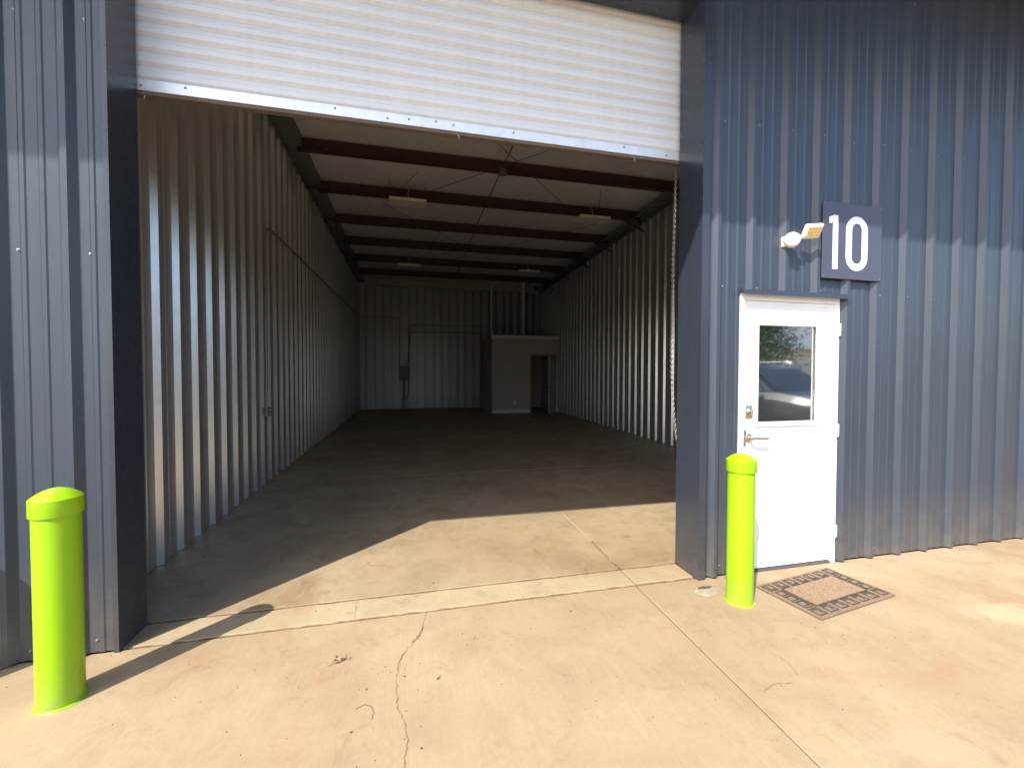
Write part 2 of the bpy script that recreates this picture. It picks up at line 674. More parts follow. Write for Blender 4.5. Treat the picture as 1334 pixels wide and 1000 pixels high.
# jamb and head flashings of the big opening
JL, JR, JB, HEAD = -1.545, 2.092, 3.055, 4.275
mb = MB()
mb.prism([(JL, 2.788), (JL, JB), (JL - .055, JB), (JL - .055, JB - .004), (JL - .006, JB - .004), (JL - .006, 2.795), (JL - .026, 2.795), (JL - .026, 2.788)],
         lambda u, v, a: (u, v, a), .004, HEAD)
bpart(mb, 'jamb_trim', M_navytrim)
mb = MB()
mb.prism([(JR, 2.772), (JR + .062, 2.772), (JR + .062, 2.800), (JR + .055, 2.800), (JR + .055, 2.779), (JR + .006, 2.779), (JR + .006, JB - .004), (JR + .06, JB - .004), (JR + .06, JB), (JR, JB)],
         lambda u, v, a: (u, v, a), .004, HEAD)
bpart(mb, 'jamb_trim', M_navytrim)
mb = MB()
mb.prism([(2.770, HEAD + .07), (2.770, HEAD - .002), (JB, HEAD - .002), (JB, HEAD + .05), (JB - .004, HEAD + .05), (JB - .004, HEAD + .004), (2.776, HEAD + .004), (2.776, HEAD + .07)],
         lambda u, v, a: (a, u, v), JL - .03, JR + .06)
bpart(mb, 'head_trim', M_navytrim)
# base angle under the sheets
for (x0, x1, par) in ((-5.2, -1.57, wl), (2.15, DX0, wr), (DX1, 9.2, wr)):
    mb = MB()
    mb.prism([(2.832, .006), (2.812, .006), (2.812, .05), (2.832, .05)], lambda u, v, a: (a, u, v), x0, x1)
    bpart(mb, 'base_angle', M_navytrim, par)

# roof with a deep front overhang (the shade on the upper wall comes from it)
rb = MB()
rb.box(-5.3, 9.3, 1.262, 19.4, 5.46, 5.62)
roof = bpart(rb, 'roof', M_navytrim)
mb = MB()
mb.box(-5.3, 9.3, 1.262, 2.762, 5.0, 5.455)
bpart(mb, 'eave', M_navytrim)

# liner walls -------------------------------------------------------------
sb = MB()
sb.box(-2.12, -1.962, 3.035, 19.1, -.05, 5.455)
side_l = bpart(sb, 'side_wall', M_back)
sb = MB()
n0, n1 = 3.035, 19.1
sb.add([(XR(n0) + .035, n0, -.05), (XR(n1) + .035, n1, -.05), (XR(n1) + .2, n1, -.05), (XR(n0) + .2, n0, -.05),
        (XR(n0) + .035, n0, 5.455), (XR(n1) + .035, n1, 5.455), (XR(n1) + .2, n1, 5.455), (XR(n0) + .2, n0, 5.455)],
       [(0, 1, 2, 3), (4, 7, 6, 5), (0, 4, 5, 1), (1, 5, 6, 2), (2, 6, 7, 3), (3, 7, 4, 0)])
side_r = bpart(sb, 'side_wall', M_back)
sb = MB()
sb.box(-2.1, 6.2, YB + .15, YB + .3, -.05, 5.455)
back = bpart(sb, 'back_wall', M_back)


def liner_profile(pitch, n, depth=.040, side=.032, top=.075):
    """n ribs starting at 0: pan, rising side, rib top, falling side; with faint pan stiffeners"""
    p = []
    for k in range(n):
        o_ = k * pitch
        p += [(o_, 0), (o_ + .055, 0), (o_ + .063, .004), (o_ + .08, .004), (o_ + .088, 0),
              (o_ + pitch - top - 2 * side, 0), (o_ + pitch - top - side, depth), (o_ + pitch - side, depth)]
    p.append((n * pitch, 0))
    return p


LP = .3165
y = 3.998 - LP * 2 - .033 - .001
# phase: a rib's front top edge sits at y = 3.998
start = 3.998 - (LP - .075 - .032)
start -= 3 * LP
while start < YB:
    pr = []
    for (u, v) in liner_profile(LP, 3):
        yy = start + u
        pr.append((yy, v))
    pr = [(min(max(u, 3.06), YB + .02), v) for u, v in pr]
    if pr[-1][0] > 3.08:
        cl = [pr[0]]
        for a in pr[1:]:
            if a[0] > cl[-1][0] + 1e-5:
                cl.append(a)
        if len(cl) > 1:
            mb = MB()
            mb.sheet(cl, lambda u, v, a: (-1.935 + v, u, a), .004, 5.235)
            bpart(mb, 'wall_panel', M_galv, side_l)
    start += 3 * LP
# right-hand wall, ribs seen at y = 8.2 + k * .33 along a slightly skewed wall
LPR = .330
start = 8.19 - (LPR - .075 - .032) - 16 * LPR
while start < YB:
    pr = [(min(max(start + u, 3.06), YB + .02), v) for u, v in liner_profile(LPR, 3)]
    cl = [pr[0]]
    for a in pr[1:]:
        if a[0] > cl[-1][0] + 1e-5:
            cl.append(a)
    if len(cl) > 1:
        mb = MB()
        mb.sheet(cl, lambda u, v, a: (XR(u) - v, u, a), .004, 5.235)
        bpart(mb, 'wall_panel', M_galv, side_r)
    start += 3 * LPR
LPB = .343
start = -1.93
while start < 6.0:
    pr = []
    for k in range(3):
        o_ = start + k * LPB
        pr += [(o_, 0), (o_ + .10, 0), (o_ + .108, .004), (o_ + .125, .004), (o_ + .133, 0), (o_ + .236, 0), (o_ + .239, -.14), (o_ + .270, -.14), (o_ + .273, .012),
               (o_ + .300, .012), (o_ + .303, -.14), (o_ + .336, -.14), (o_ + .339, 0)]
    pr = [(min(u, 6.0), v) for u, v in pr]
    cl = [pr[0]]
    for a in pr[1:]:
        if a[0] > cl[-1][0] + 1e-5:
            cl.append(a)
    if len(cl) > 1:
        mb = MB()
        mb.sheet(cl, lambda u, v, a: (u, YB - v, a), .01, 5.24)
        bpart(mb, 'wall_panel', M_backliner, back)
    start += 3 * LPB

# eave beams along the side walls and the pale strut on the back wall
mb = MB()
mb.prism([(-1.93, 5.21), (-1.66, 5.235), (-1.66, 5.43), (-1.665, 5.43), (-1.665, 5.24), (-1.93, 5.215)], lambda u, v, a: (u, a, v), 3.06, YB - .05)
mb.prism([(-1.93, 5.14), (-1.885, 5.14), (-1.885, 5.209), (-1.93, 5.209)], lambda u, v, a: (u, a, v), 3.06, YB - .05)
bpart(mb, 'eave_beam', M_beam)
mb = MB()
for (a, b, z0, z1) in ((0, .30, 5.235, 5.245), (0.0, .045, 5.12, 5.234), (.09, .11, 5.205, 5.234), (.28, .30, 5.2, 5.234)):
    mb.add([(XR(3.06) - b, 3.06, z0), (XR(3.06) - a, 3.06, z0), (XR(18.9) - a, 18.9, z0), (XR(18.9) - b, 18.9, z0),
            (XR(3.06) - b, 3.06, z1), (XR(3.06) - a, 3.06, z1), (XR(18.9) - a, 18.9, z1), (XR(18.9) - b, 18.9, z1)],
           [(0, 1, 2, 3), (4, 7, 6, 5), (0, 4, 5, 1), (1, 5, 6, 2), (2, 6, 7, 3), (3, 7, 4, 0)])
bpart(mb, 'eave_beam', M_beam)
mb = MB()
mb.prism([(YB - .035, 5.13), (YB - .16, 5.13), (YB - .16, 5.155), (YB - .055, 5.155), (YB - .055, 5.40), (YB - .16, 5.40), (YB - .16, 5.415), (YB - .035, 5.415)],
         lambda u, v, a: (a, u, v), -1.66, 5.6)
bpart(mb, 'eave_strut', M_ltbeam)

# purlins: Z sections spanning wall to wall
PY = [4.25, 6.05, 7.83, 9.48, 11.30, 13.08, 14.95, 16.88]
for i, py in enumerate(PY):
    xr = XR(py) - .10
    mb = MB()
    mb.prism([(py, 5.150), (py - .085, 5.150), (py - .085, 5.172), (py - .081, 5.172), (py - .081, 5.155), (py - .004, 5.155),
              (py - .004, 5.385), (py + .07, 5.385), (py + .07, 5.39), (py, 5.39)][::-1],
             lambda u, v, a: (a, u, v), -1.72, xr)
    pu = bpart(mb, 'purlin', M_purlin, roof)
    bo = MB()
    rr = random.Random(i)
    for bx_, bz_ in [(-1.45, 5.2), (-1.45, 5.3), (-1.2, 5.2), (-1.02, 5.2), (-.9, 5.2), (-.78, 5.2), (-1.3, 5.23), (xr - .55, 5.3), (xr - .55, 5.2), (xr - .4, 5.2), (xr - .25, 5.2)]:
        Mx = Matrix.Translation((bx_ + rr.uniform(-.03, .03), py - .0042, bz_)) @ Matrix.Rotation(math.pi / 2, 4, 'X')
        bo.lathe([(.011, 0), (.011, .008), (.006, .009)], 6, Mx)
    tag(bpart(bo, 'bolts', M_galvbolt, pu), kind='stuff')
    if i >= 3:
        br = MB()
        br.tube([(xr - .45, py - .02, 5.15), (XR(py) - .03, py - .02, 4.92)], .026, 4)
        bpart(br, 'flange_brace', M_purlin, roof)
        br = MB()
        br.tube([(-1.55, py - .3, 5.18), (-1.87, py - .3, 5.08)], .024, 4)
        bpart(br, 'flange_brace', M_purlin, roof)

# insulation blankets between the purlins, sagging a little, one roll beside the next
yy = [3.05] + PY + [18.95]
rx = [-1.90, -.35, 1.15, 2.95, 4.5, 5.85]
for a, b in zip(yy, yy[1:]):
    for c, d in zip(rx, rx[1:]):
        nx, ny = 8, 6
        vs_, fs = [], []
        rr = random.Random(int(a * 100 + c * 7))
        for j in range(ny + 1):
            for i in range(nx + 1):
                u, v = i / nx, j / ny
                sag = .028 * math.sin(math.pi * v) * (1 + .25 * math.sin(5 * u + a)) * (1 - .55 * abs(2 * u - 1) ** 6)
                vs_.append((c + (d - c) * u, a + (b - a) * v + .002, 5.425 - sag + rr.uniform(-.002, .002) - (.0 if 0 < i < nx else -.012)))
        for j in range(ny):
            for i in range(nx):
                fs.append((j * (nx + 1) + i, j * (nx + 1) + i + 1, (j + 1) * (nx + 1) + i + 1, (j + 1) * (nx + 1) + i))
        mb = MB()
        mb.add(vs_, fs)
        bpart(mb, 'insulation_blanket', M_insul, roof, 60)
# sag bar with clips, cross-bracing rods
mb = MB()
mb.tube([(1.66, 4.2, 5.185), (1.68, 10, 5.185), (1.80, 16.8, 5.185)], .010, 6)
bpart(mb, 'sag_bar', M_back, roof)
for py in PY[2:3]:
    mb = MB()
    mb.box(1.62, 1.76, py - .11, py - .005, 5.115, 5.148)
    mb.box(1.64, 1.74, py - .12, py - .108, 5.115, 5.2)
    bpart(mb, 'clip', M_beam, roof)
for p0, p1 in (((-.55, 4.6, 5.135), (3.35, 8.95, 5.135)), ((3.98, 4.75, 5.128), (-.5, 9.95, 5.128)),
               ((3.3, 9.0, 5.135), (2.6, 10.2, 5.36)), ((.2, 8.6, 5.36), (-.2, 9.4, 5.2)), ((3.95, 8.5, 5.36), (4.3, 9.3, 5.2)),
               ((4.6, 9.6, 5.135), (.8, 14.9, 5.135)), ((-.5, 9.7, 5.128), (3.6, 14.9, 5.128))):
    mb = MB()
    mb.tube([p0, p1], .0055, 5)
    bpart(mb, 'brace_rod', M_back, roof)

# ------------------------------------------------------------------ roll-up door
rud = tag(empty('roll_up_door', (0, 3.10, 3.19)), 'white ribbed roll-up curtain door raised most of the way above the bay', 'roll-up door')
PZ = .0872
# z measured upward inside one slat: tan-coloured sloping lower flank, flat face with a crimp line, short upper flank
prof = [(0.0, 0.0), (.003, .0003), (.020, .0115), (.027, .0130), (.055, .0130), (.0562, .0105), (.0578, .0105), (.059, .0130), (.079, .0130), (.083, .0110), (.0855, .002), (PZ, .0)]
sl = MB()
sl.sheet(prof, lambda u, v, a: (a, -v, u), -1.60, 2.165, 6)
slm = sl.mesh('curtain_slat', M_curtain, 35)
slm.materials.append(M_tan)
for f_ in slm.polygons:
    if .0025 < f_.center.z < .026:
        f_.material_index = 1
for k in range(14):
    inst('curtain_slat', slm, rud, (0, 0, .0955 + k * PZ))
mb = MB()
mb.box(-1.60, 2.165, .012, .03, .1, 1.4)
mb.build('curtain_backing', M_white, rud)
mb = MB()
mb.cbox(-1.598, 2.163, -.030, -.004, .030, .094, .003)
mb.cbox(-1.598, 2.163, -.030, .035, .0265, .034, .002)
bar = mb.build('bottom_bar', M_alu, rud)
mb = MB()
for bx_ in (-1.53, -1.30, -.45, -.12, .02, .2, .32, .75, 1.62, 1.98, 2.12):
    Mx = Matrix.Translation((bx_, -.0302, .063 + .012 * math.sin(bx_ * 9))) @ Matrix.Rotation(math.pi / 2, 4, 'X')
    mb.lathe([(.008, 0), (.007, .003), (.004, .005)], 8, Mx)
tag(mb.build('bolts', M_galvbolt, bar), kind='stuff')
mb = MB()
mb.cbox(-1.598, 2.163, -.022, .028, .006, .0262, .004)
mb.build('bottom_seal', M_rubber, rud)
for bx_ in (-1.52, .35, 1.70):
    mb = MB()
    mb.tube([(bx_, -.024, .03), (bx_, -.03, .005), (bx_ + .010, -.032, -.010), (bx_ + .004, -.032, -.025)], .004, 6)
    mb.build('latch_hook', M_galvbolt, rud)
for sx in (-1, 1):
    xg = -1.64 if sx < 0 else 2.205
    mb = MB()
    mb.box(xg - .03, xg + .03, -.036, -.030, -3.185, 1.2)
    mb.box(xg - .03, xg + .03, .045, .051, -3.185, 1.2)
    mb.box(xg + sx * .03 - .003, xg + sx * .03 + .003, -.0295, .0445, -3.185, 1.2)
    mb.build('guide_track', M_back, rud)

# hand chain of the door operator
def chain(path, link=.030, w=.0030):
    mb = MB()
    pts = [Vector(p) for p in path]
    L = [0]
    for a, b in zip(pts, pts[1:]):
        L.append(L[-1] + (b - a).length)
    s_, k = 0, 0
    step = link - 2 * w - .001
    while s_ < L[-1]:
        i = max(j for j in range(len(L)) if L[j] <= s_ + 1e-9)
        i = min(i, len(pts) - 2)
        t = (pts[i + 1] - pts[i]).normalized()
        c = pts[i] + t * (s_ - L[i])
        u = t.cross(Vector((0, 1, .01))).normalized()
        an = (k % 2) * math.pi / 2 + .5 + .2 * math.sin(k * .13)
        u = Matrix.Rotation(an, 3, t) @ u
        ring = []
        for j in range(10):
            q_ = 2 * math.pi * j / 10
            ring.append(c + t * math.cos(q_) * link / 2 + u * math.sin(q_) * .0095)
        n = 5
        vs_, fs = [], []
        for j in range(10):
            d = (ring[(j + 1) % 10] - ring[j - 1]).normalized()
            e1 = d.cross(t.cross(u)).normalized()
            e2 = t.cross(u).normalized()
            for m_ in range(n):
                aa = 2 * math.pi * m_ / n
                vs_.append(ring[j] + (e1 * math.cos(aa) + e2 * math.sin(aa)) * w)
        for j in range(10):
            for m_ in range(n):
                fs.append((j * n + m_, j * n + (m_ + 1) % n, ((j + 1) % 10) * n + (m_ + 1) % n, ((j + 1) % 10) * n + m_))
        mb.add(vs_, fs)
        s_ += step
        k += 1
    return mb


YC = 3.34
ch = chain([(2.255, YC, 3.9), (2.252, YC, 3.3), (2.236, YC, 2.6), (2.228, YC, 1.9), (2.232, YC, 1.55), (2.255, YC, 1.2), (2.285, YC, .98),
            (2.31, YC, .93), (2.335, YC, .98), (2.345, YC, 1.6), (2.318, YC, 2.7), (2.300, YC, 3.2), (2.296, YC, 3.9)])
tag(ch.build('hoist_chain', M_chain, None, 60), 'long steel link chain hanging in a loop beside the bay jamb', 'chain')

# ------------------------------------------------------------------ entry door
ed = tag(empty('entry_door', (2.915, Y0, 0)), 'white steel entry door with half glass below the number sign', 'door')
ex = 2.915


def eb(mb, name, mat, parent=None, smooth=None):
    o = mb.build(name, mat, None, smooth)
    o.data.transform(Matrix.Translation((-ex, -Y0, 0)))
    o.parent = parent or ed
    return o


mb = MB()
mb.cbox(2.447, 2.487, 2.787, 2.895, .0, 2.145, .003)
mb.cbox(3.345, 3.383, 2.787, 2.895, .0, 2.145, .003)
mb.cbox(2.4875, 3.3445, 2.787, 2.895, 2.095, 2.145, .003)
eb(mb, 'frame', M_door)
mb = MB()
mb.box(2.447, 3.383, 2.790, 2.90, -.004, .012)
eb(mb, 'threshold', M_back)
# leaf as four rails round the light
mb = MB()
gx0, gx1, gz0, gz1 = 2.600, 3.190, 1.140, 1.930
mb.box(2.490, gx0, 2.806, 2.85, .022, 2.092)
mb.box(gx1, 3.342, 2.806, 2.85, .022, 2.092)
mb.box(gx0, gx1, 2.806, 2.85, .022, gz0)
mb.box(gx0, gx1, 2.806, 2.85, gz1, 2.092)
leaf = eb(mb, 'leaf', M_door)
mb = MB()
w_ = .032
for (a, b, c, d) in ((gx0 - .012, gx1 + .012, gz1 - w_ + .01, gz1 + .012), (gx0 - .012, gx1 + .012, gz0 - .012, gz0 + w_ - .01),
                     (gx0 - .012, gx0 + w_ - .01, gz0 + w_ - .0095, gz1 - w_ + .0095), (gx1 - w_ + .01, gx1 + .012, gz0 + w_ - .0095, gz1 - w_ + .0095)):
    mb.cbox(a, b, 2.793, 2.8055, c, d, .004)
wf = eb(mb, 'window_frame', M_door, leaf)
mb = MB()
mb.box(gx0, gx1, 2.816, 2.822, gz0, gz1)
eb(mb, 'pane', M_glass, leaf)
mb = MB()
mb.prism([(2.81, 2.147), (2.742, 2.147), (2.738, 2.128), (2.741, 2.128), (2.745, 2.165), (2.81, 2.19)][::-1], lambda u, v, a: (a, u, v), 2.432, 3.42)
eb(mb, 'drip_cap', M_navytrim)
for hz in (1.89, 1.08, .26):
    mb = MB()
    mb.lathe([(.009, -.052), (.009, .052)], 12, Matrix.Translation((3.3635, 2.777, hz)))
    mb.cbox(3.342, 3.392, 2.779, 2.786, hz - .05, hz + .05, .002)
    eb(mb, 'hinge', M_door, None, 40)
mb = MB()
Mx = Matrix.Translation((2.545, 2.806, 1.245)) @ Matrix.Rotation(math.pi / 2, 4, 'X')
mb.lathe([(.026, 0), (.026, .018), (.021, .023), (.0, .0235)], 20, Mx)
mb.cbox(2.513, 2.577, 2.798, 2.8055, 1.195, 1.295, .002)
mb.cbox(2.540, 2.550, 2.772, 2.788, 1.225, 1.262, .003)
eb(mb, 'deadbolt', M_brass, leaf, 40)
mb = MB()
Mx = Matrix.Translation((2.545, 2.8055, 1.045)) @ Matrix.Rotation(math.pi / 2, 4, 'X')
mb.lathe([(.034, 0), (.034, .006), (.028, .011), (.014, .013), (.012, .055), (.0, .056)], 24, Mx)
ros = eb(mb, 'rosette', M_brass, leaf, 40)
mb = MB()
mb.tube([(2.545, 2.752, 1.045), (2.565, 2.744, 1.046), (2.62, 2.742, 1.044), (2.675, 2.744, 1.040)], [.012, .012, .0105, .009], 10)
eb(mb, 'lever_handle', M_brass, leaf, 50)
mb = MB()
mb.cbox(2.4885, 2.520, 2.797, 2.8055, .985, 1.105, .002)
eb(mb, 'latch_guard', M_galvbolt, leaf)

# ------------------------------------------------------------------ number sign
sg = tag(empty('number_sign', (3.458, 2.755, 2.586)), 'square navy sign with white number 10 above the entry door', 'sign')


def sgb(mb, name, mat, parent=None, smooth=None):
    o = mb.build(name, mat, None, smooth)
    o.data.transform(Matrix.Translation((-3.458, -2.755, -2.586)))
    o.parent = parent or sg
    return o


mb = MB()
mb.cbox(3.160, 3.756, 2.755, 2.764, 2.288, 2.885, .0015)
sgb(mb, 'plate', M_sign)
mb = MB()
mb.prism([(3.258, 2.362), (3.309, 2.362), (3.309, 2.781), (3.272, 2.785), (3.218, 2.764), (3.224, 2.715), (3.258, 2.727)],
         lambda u, v, a: (u, a, v), 2.7535, 2.7548)
sgb(mb, 'digit', M_digit)
# rounded zero
def stadium(x0, x1, z0, z1, n=14):
    r_ = (x1 - x0) / 2
    cx_ = (x0 + x1) / 2
    p = []
    for i in range(n + 1):
        a = math.pi * i / n
        p.append((cx_ + r_ * math.cos(a), z1 - r_ + r_ * math.sin(a)))
    for i in range(n + 1):
        a = math.pi + math.pi * i / n
        p.append((cx_ + r_ * math.cos(a), z0 + r_ + r_ * math.sin(a)))
    return p


po, pi_ = stadium(3.389, 3.608, 2.358, 2.788), stadium(3.448, 3.549, 2.413, 2.733)
n = len(po)
mb = MB()
vs_ = [(x, 2.7535, z) for x, z in po] + [(x, 2.7535, z) for x, z in pi_] + [(x, 2.7548, z) for x, z in po] + [(x, 2.7548, z) for x, z in pi_]
fs = []
for i in range(n):
    j = (i + 1) % n
    fs += [(i, j, n + j, n + i), (2 * n + i, 3 * n + i, 3 * n + j, 2 * n + j), (i, 2 * n + i, 2 * n + j, j), (n + i, n + j, 3 * n + j, 3 * n + i)]
mb.add(vs_, fs)
sgb(mb, 'digit', M_digit)
for sx in (3.174, 3.742):
    for sz in (2.302, 2.871):
        mb = MB()
        mb.lathe([(.006, 0), (.005, .003), (.0, .004)], 8, Matrix.Translation((sx, 2.7549, sz)) @ Matrix.Rotation(math.pi / 2, 4, 'X'))
        sgb(mb, 'screw', M_galvbolt)

# ------------------------------------------------------------------ flood light
fo = Vector((2.855, 2.768, 2.545))
fl_ = tag(empty('flood_light', fo), 'small white wall flood light with tilted yellow panel beside the number sign', 'wall light')
tilt = Matrix.Rotation(math.radians(-34), 4, 'Z')
Rout = tilt @ Matrix.Rotation(math.radians(84), 4, 'X')
mb = MB()
mb.cbox(-.055, .03, -.012, .024, -.038, .038, .006)
mb.build('mount_plate', M_white, fl_)
mb = MB()
mb.lathe([(.050, .0), (.056, .010), (.056, .040), (.052, .052), (.040, .058), (.0, .060)], 36, Matrix.Translation((0.0, -.018, 0)) @ Rout)
body = mb.build('housing', M_white, fl_, 45)
for a in (.9, 2.6, 4.6):
    mb = MB()
    Mx = Matrix.Translation((.0, -.018, 0)) @ Rout @ Matrix.Rotation(a, 4, 'Z') @ Matrix.Translation((.032, 0, .0575))
    mb.cbox(-.012, .012, -.003, .003, -.002, .004, .001, Mx)
    mb.build('slot', M_grey, body)
mb = MB()
mb.tube([(.02, -.05, .012), (.045, -.075, .024), (.066, -.085, .040)], [.015, .015, .017], 10)
mb.build('knuckle', M_white, fl_, 50)
# lamp head: shallow rounded box, its face turned down and away from the wall
n_ = Vector((-.10, -.74, -.62)).normalized()
ax = Vector((.94, -.05, .18)).normalized()
ax = (ax - n_ * ax.dot(n_)).normalized()
ay = n_.cross(ax)
MH = Matrix.Identity(4)
for i in range(3):
    MH[i][0], MH[i][1], MH[i][2] = ax[i], ay[i], n_[i]
MH.translation = Vector((.128, -.085, .064))
mb = MB()
mb.cbox(-.068, .068, -.056, .056, -.026, .008, .012, MH)
head = mb.build('lamp_head', M_white, fl_, 40)
mb = MB()
mb.cbox(-.053, .053, -.043, .043, .0082, .0105, .0008, MH)
pan = mb.build('led_panel', M_diff, fl_)
for i in range(4):
    for j in range(3):
        mb = MB()
        mb.cbox(-.047 + i * .0245, -.047 + i * .0245 + .020, -.037 + j * .026, -.037 + j * .026 + .022, .0107, .0128, .0006, MH)
        mb.build('led', M_led, pan)

# ------------------------------------------------------------------ bollards
bo = tag(empty('bollard', (-1.585, 2.44, 0)), 'lime green capped bollard casting a long shadow across the bay entrance', 'bollard', 'lime bollards along the front wall')
mb = MB()
mb.lathe([(.0845, -.05), (.0845, .90)], 56)
mb.build('post', M_lime, bo, 40)
mb = MB()
pr = [(.0855, .884), (.0925, .884), (.0934, .887), (.0930, .9605)]
for i in range(1, 11):
    a = i / 10
    pr.append((max(.0002, .0928 * (1 - a)), .961 + .044 * (1 - (1 - a) ** 2)))
mb.lathe(pr, 56)
mb.build('cap', M_lime, bo, 28)
mb = MB()
mb.lathe([(.092, -.01), (.094, .002), (.091, .005), (.0848, .009)], 40)
o = mb.build('base_bead', M_lime, bo, 50)
rr = random.Random(4)
for v_ in o.data.vertices:
    k = 1 + rr.uniform(-.025, .035)
    v_.co.x *= k
    v_.co.y *= k
b2 = copy_tree(bo)
b2.location = (2.18, 2.458, 0)
b2.rotation_euler[2] = 2.1
b2['label'] = 'lime green capped bollard standing between the bay jamb and the doormat'
b3 = copy_tree(bo)
b3.location = (-2.40, 2.42, 0)
b3.rotation_euler[2] = .7
b3['label'] = 'lime green capped bollard in front of the wall, away from both doors'
# chipped cement collar next to the right bollard
def blob(cx_, cy_, rx_, ry_, seed, z, name, mat, label, cat, h=.004):
    rr = random.Random(seed)
    n = 22
    p = []
    for i in range(n):
        a = 2 * math.pi * i / n
        k = 1 + rr.uniform(-.22, .22)
        p.append((cx_ + rx_ * k * math.cos(a), cy_ + ry_ * k * math.sin(a)))
    mb = MB()
    vs_ = [(x, y, z - .004) for x, y in p] + [(cx_ + (x - cx_) * .9, cy_ + (y - cy_) * .9, z + h) for x, y in p]
    mb.add(vs_, [(i, (i + 1) % n, n + (i + 1) % n, n + i) for i in range(n)] + [tuple(range(n, 2 * n))])
    return mb.build(name, mat)


o = blob(2.06, 2.625, .10, .055, 2, .0, 'cement_patch', M_cement, None, None)
tag(o, 'small rough grey cement patch on the apron behind the bollard by the doormat', 'patch')
o.parent = None
o = blob(2.06, 2.66, .055, .014, 8, .005, 'debris_pile', M_grit, None, None, .006)
tag(o, 'little heap of dark grit on the cement patch beside the bay jamb', 'debris')

# ------------------------------------------------------------------ doormat
mat_ = tag(empty('doormat', (2.857, 2.424, 0.002), math.atan2(.122, .77)), 'brown doormat with dark Greek key border in front of the entry door', 'doormat')
W, D = .785, .455
mb = MB()
mb.cbox(-W / 2, W / 2, -D / 2, D / 2, 0, .011, .004)
mb.build('base', M_matb, mat_)
mb = MB()
cxh, cyh = W / 2 - .130, D / 2 - .116
mb.cbox(-cxh, cxh, -cyh, cyh, .0112, .0165, .002)
mb.build('pile', M_matc, mat_)
# border lines
mb = MB()
ox, oy = W / 2 - .022, D / 2 - .020
ix, iy = cxh + .004, cyh + .004
lw = .0055
for (hx, hy) in ((ix + lw, iy + lw),):
    mb.box(-hx, hx, hy - lw, hy, .0112, .0135)
    mb.box(-hx, hx, -hy, -hy + lw, .0112, .0135)
    mb.box(-hx, -hx + lw, -hy + lw, hy - lw, .0112, .0135)
    mb.box(hx - lw, hx, -hy + lw, hy - lw, .0112, .0135)
mb.build('border_line', M_matd, mat_)
def key(s):
    """one square spiral of a Greek key, about s wide"""
    t = s * .105
    mb = MB()
    z0, z1 = .0113, .0138
    h = s / 2
    mb.box(-h, -h + t, -h, h, z0, z1)
    mb.box(-h + t, h - t * .4, h - t, h, z0, z1)
    mb.box(h - t * 1.4, h - t * .4, -h + t * 1.6, h - t, z0, z1)
    mb.box(-h + t * 2.4, h - t * 1.4, -h + t * 1.6, -h + t * 2.6, z0, z1)
    mb.box(-h + t * 2.4, -h + t * 3.4, -h + t * 2.6, h - t * 2.4, z0, z1)
    mb.box(-h + t, h, -h, -h + t, z0, z1)
    return mb.mesh('key_motif', M_matd)


ks = (oy - iy - lw) * .93
km = key(ks)
nk = 7
span = 2 * ox - ks
for i in range(nk):
    x_ = -span / 2 + span * i / (nk - 1)
    inst('key_motif', km, mat_, (x_, (oy + iy + lw) / 2, 0), (0, 0, 0))
    inst('key_motif', km, mat_, (x_, -(oy + iy + lw) / 2, 0), (0, 0, math.pi))
for i in range(3):
    y_ = (-1 + i) * (2 * iy * .31)
    inst('key_motif', km, mat_, (-(ox + ix + lw) / 2, y_, 0), (0, 0, math.pi / 2))
    inst('key_motif', km, mat_, ((ox + ix + lw) / 2, y_, 0), (0, 0, -math.pi / 2))

# ------------------------------------------------------------------ restroom enclosure inside
re = tag(empty('restroom_enclosure', (3.11, 16.1, 0)), 'small taupe walled room with an open door at the back of the bay', 'room')
RX, RY = 3.11, 16.1


def rbp(mb, name, mat, parent=None, smooth=None):
    o = mb.build(name, mat, None, smooth)
    o.data.transform(Matrix.Translation((-RX, -RY, 0)))
    o.parent = parent or re
    return o


XE = 5.75
OX0, OX1, OZ = 4.655, 5.60, 2.20
mb = MB()
mb.box(RX, OX0, RY, RY + .12, 0, 2.83)
mb.box(OX1, XE, RY, RY + .12, 0, 2.83)
mb.box(OX0, OX1, RY, RY + .12, OZ, 2.83)
fwall = rbp(mb, 'front_wall', M_wallp)
mb = MB()
mb.box(RX, RX + .12, RY + .1205, 18.86, 0, 2.83)
rbp(mb, 'side_wall', M_wallp)
mb = MB()
mb.box(RX - .015, XE + .01, RY - .02, RY + .14, 2.832, 2.972)
rbp(mb, 'top_trim', M_trimw)
mb = MB()
mb.box(RX + .14, XE, RY + .145, 18.84, 2.80, 2.86)
rbp(mb, 'ceiling', M_wallp)
for (a, b) in ((RX + .002, OX0 - .055), (OX1 + .055, XE)):
    mb = MB()
    mb.cbox(a, b, RY - .014, RY - .0005, .004, .14, .003)
    rbp(mb, 'baseboard', M_trimw)
mb = MB()
mb.box(OX0 - .05, OX0 + .015, RY - .018, RY + .13, .004, OZ + .05)
mb.box(OX1 - .015, OX1 + .05, RY - .018, RY + .13, .004, OZ + .05)
mb.box(OX0 + .0155, OX1 - .0155, RY - .018, RY + .13, OZ - .012, OZ + .05)
rbp(mb, 'door_casing', M_casing)
hx_, hy_ = OX1 - .02, RY - .015
ang = math.atan2(14.98 - hy_, 4.90 - hx_)
ln = .90
Ml = Matrix.Translation((hx_, hy_, 0)) @ Matrix.Rotation(ang, 4, 'Z')
mb = MB()
mb.cbox(0, ln, -.02, .02, .02, 2.17, .003, Ml)
dl = rbp(mb, 'door_leaf', M_leaf_door)
mb = MB()
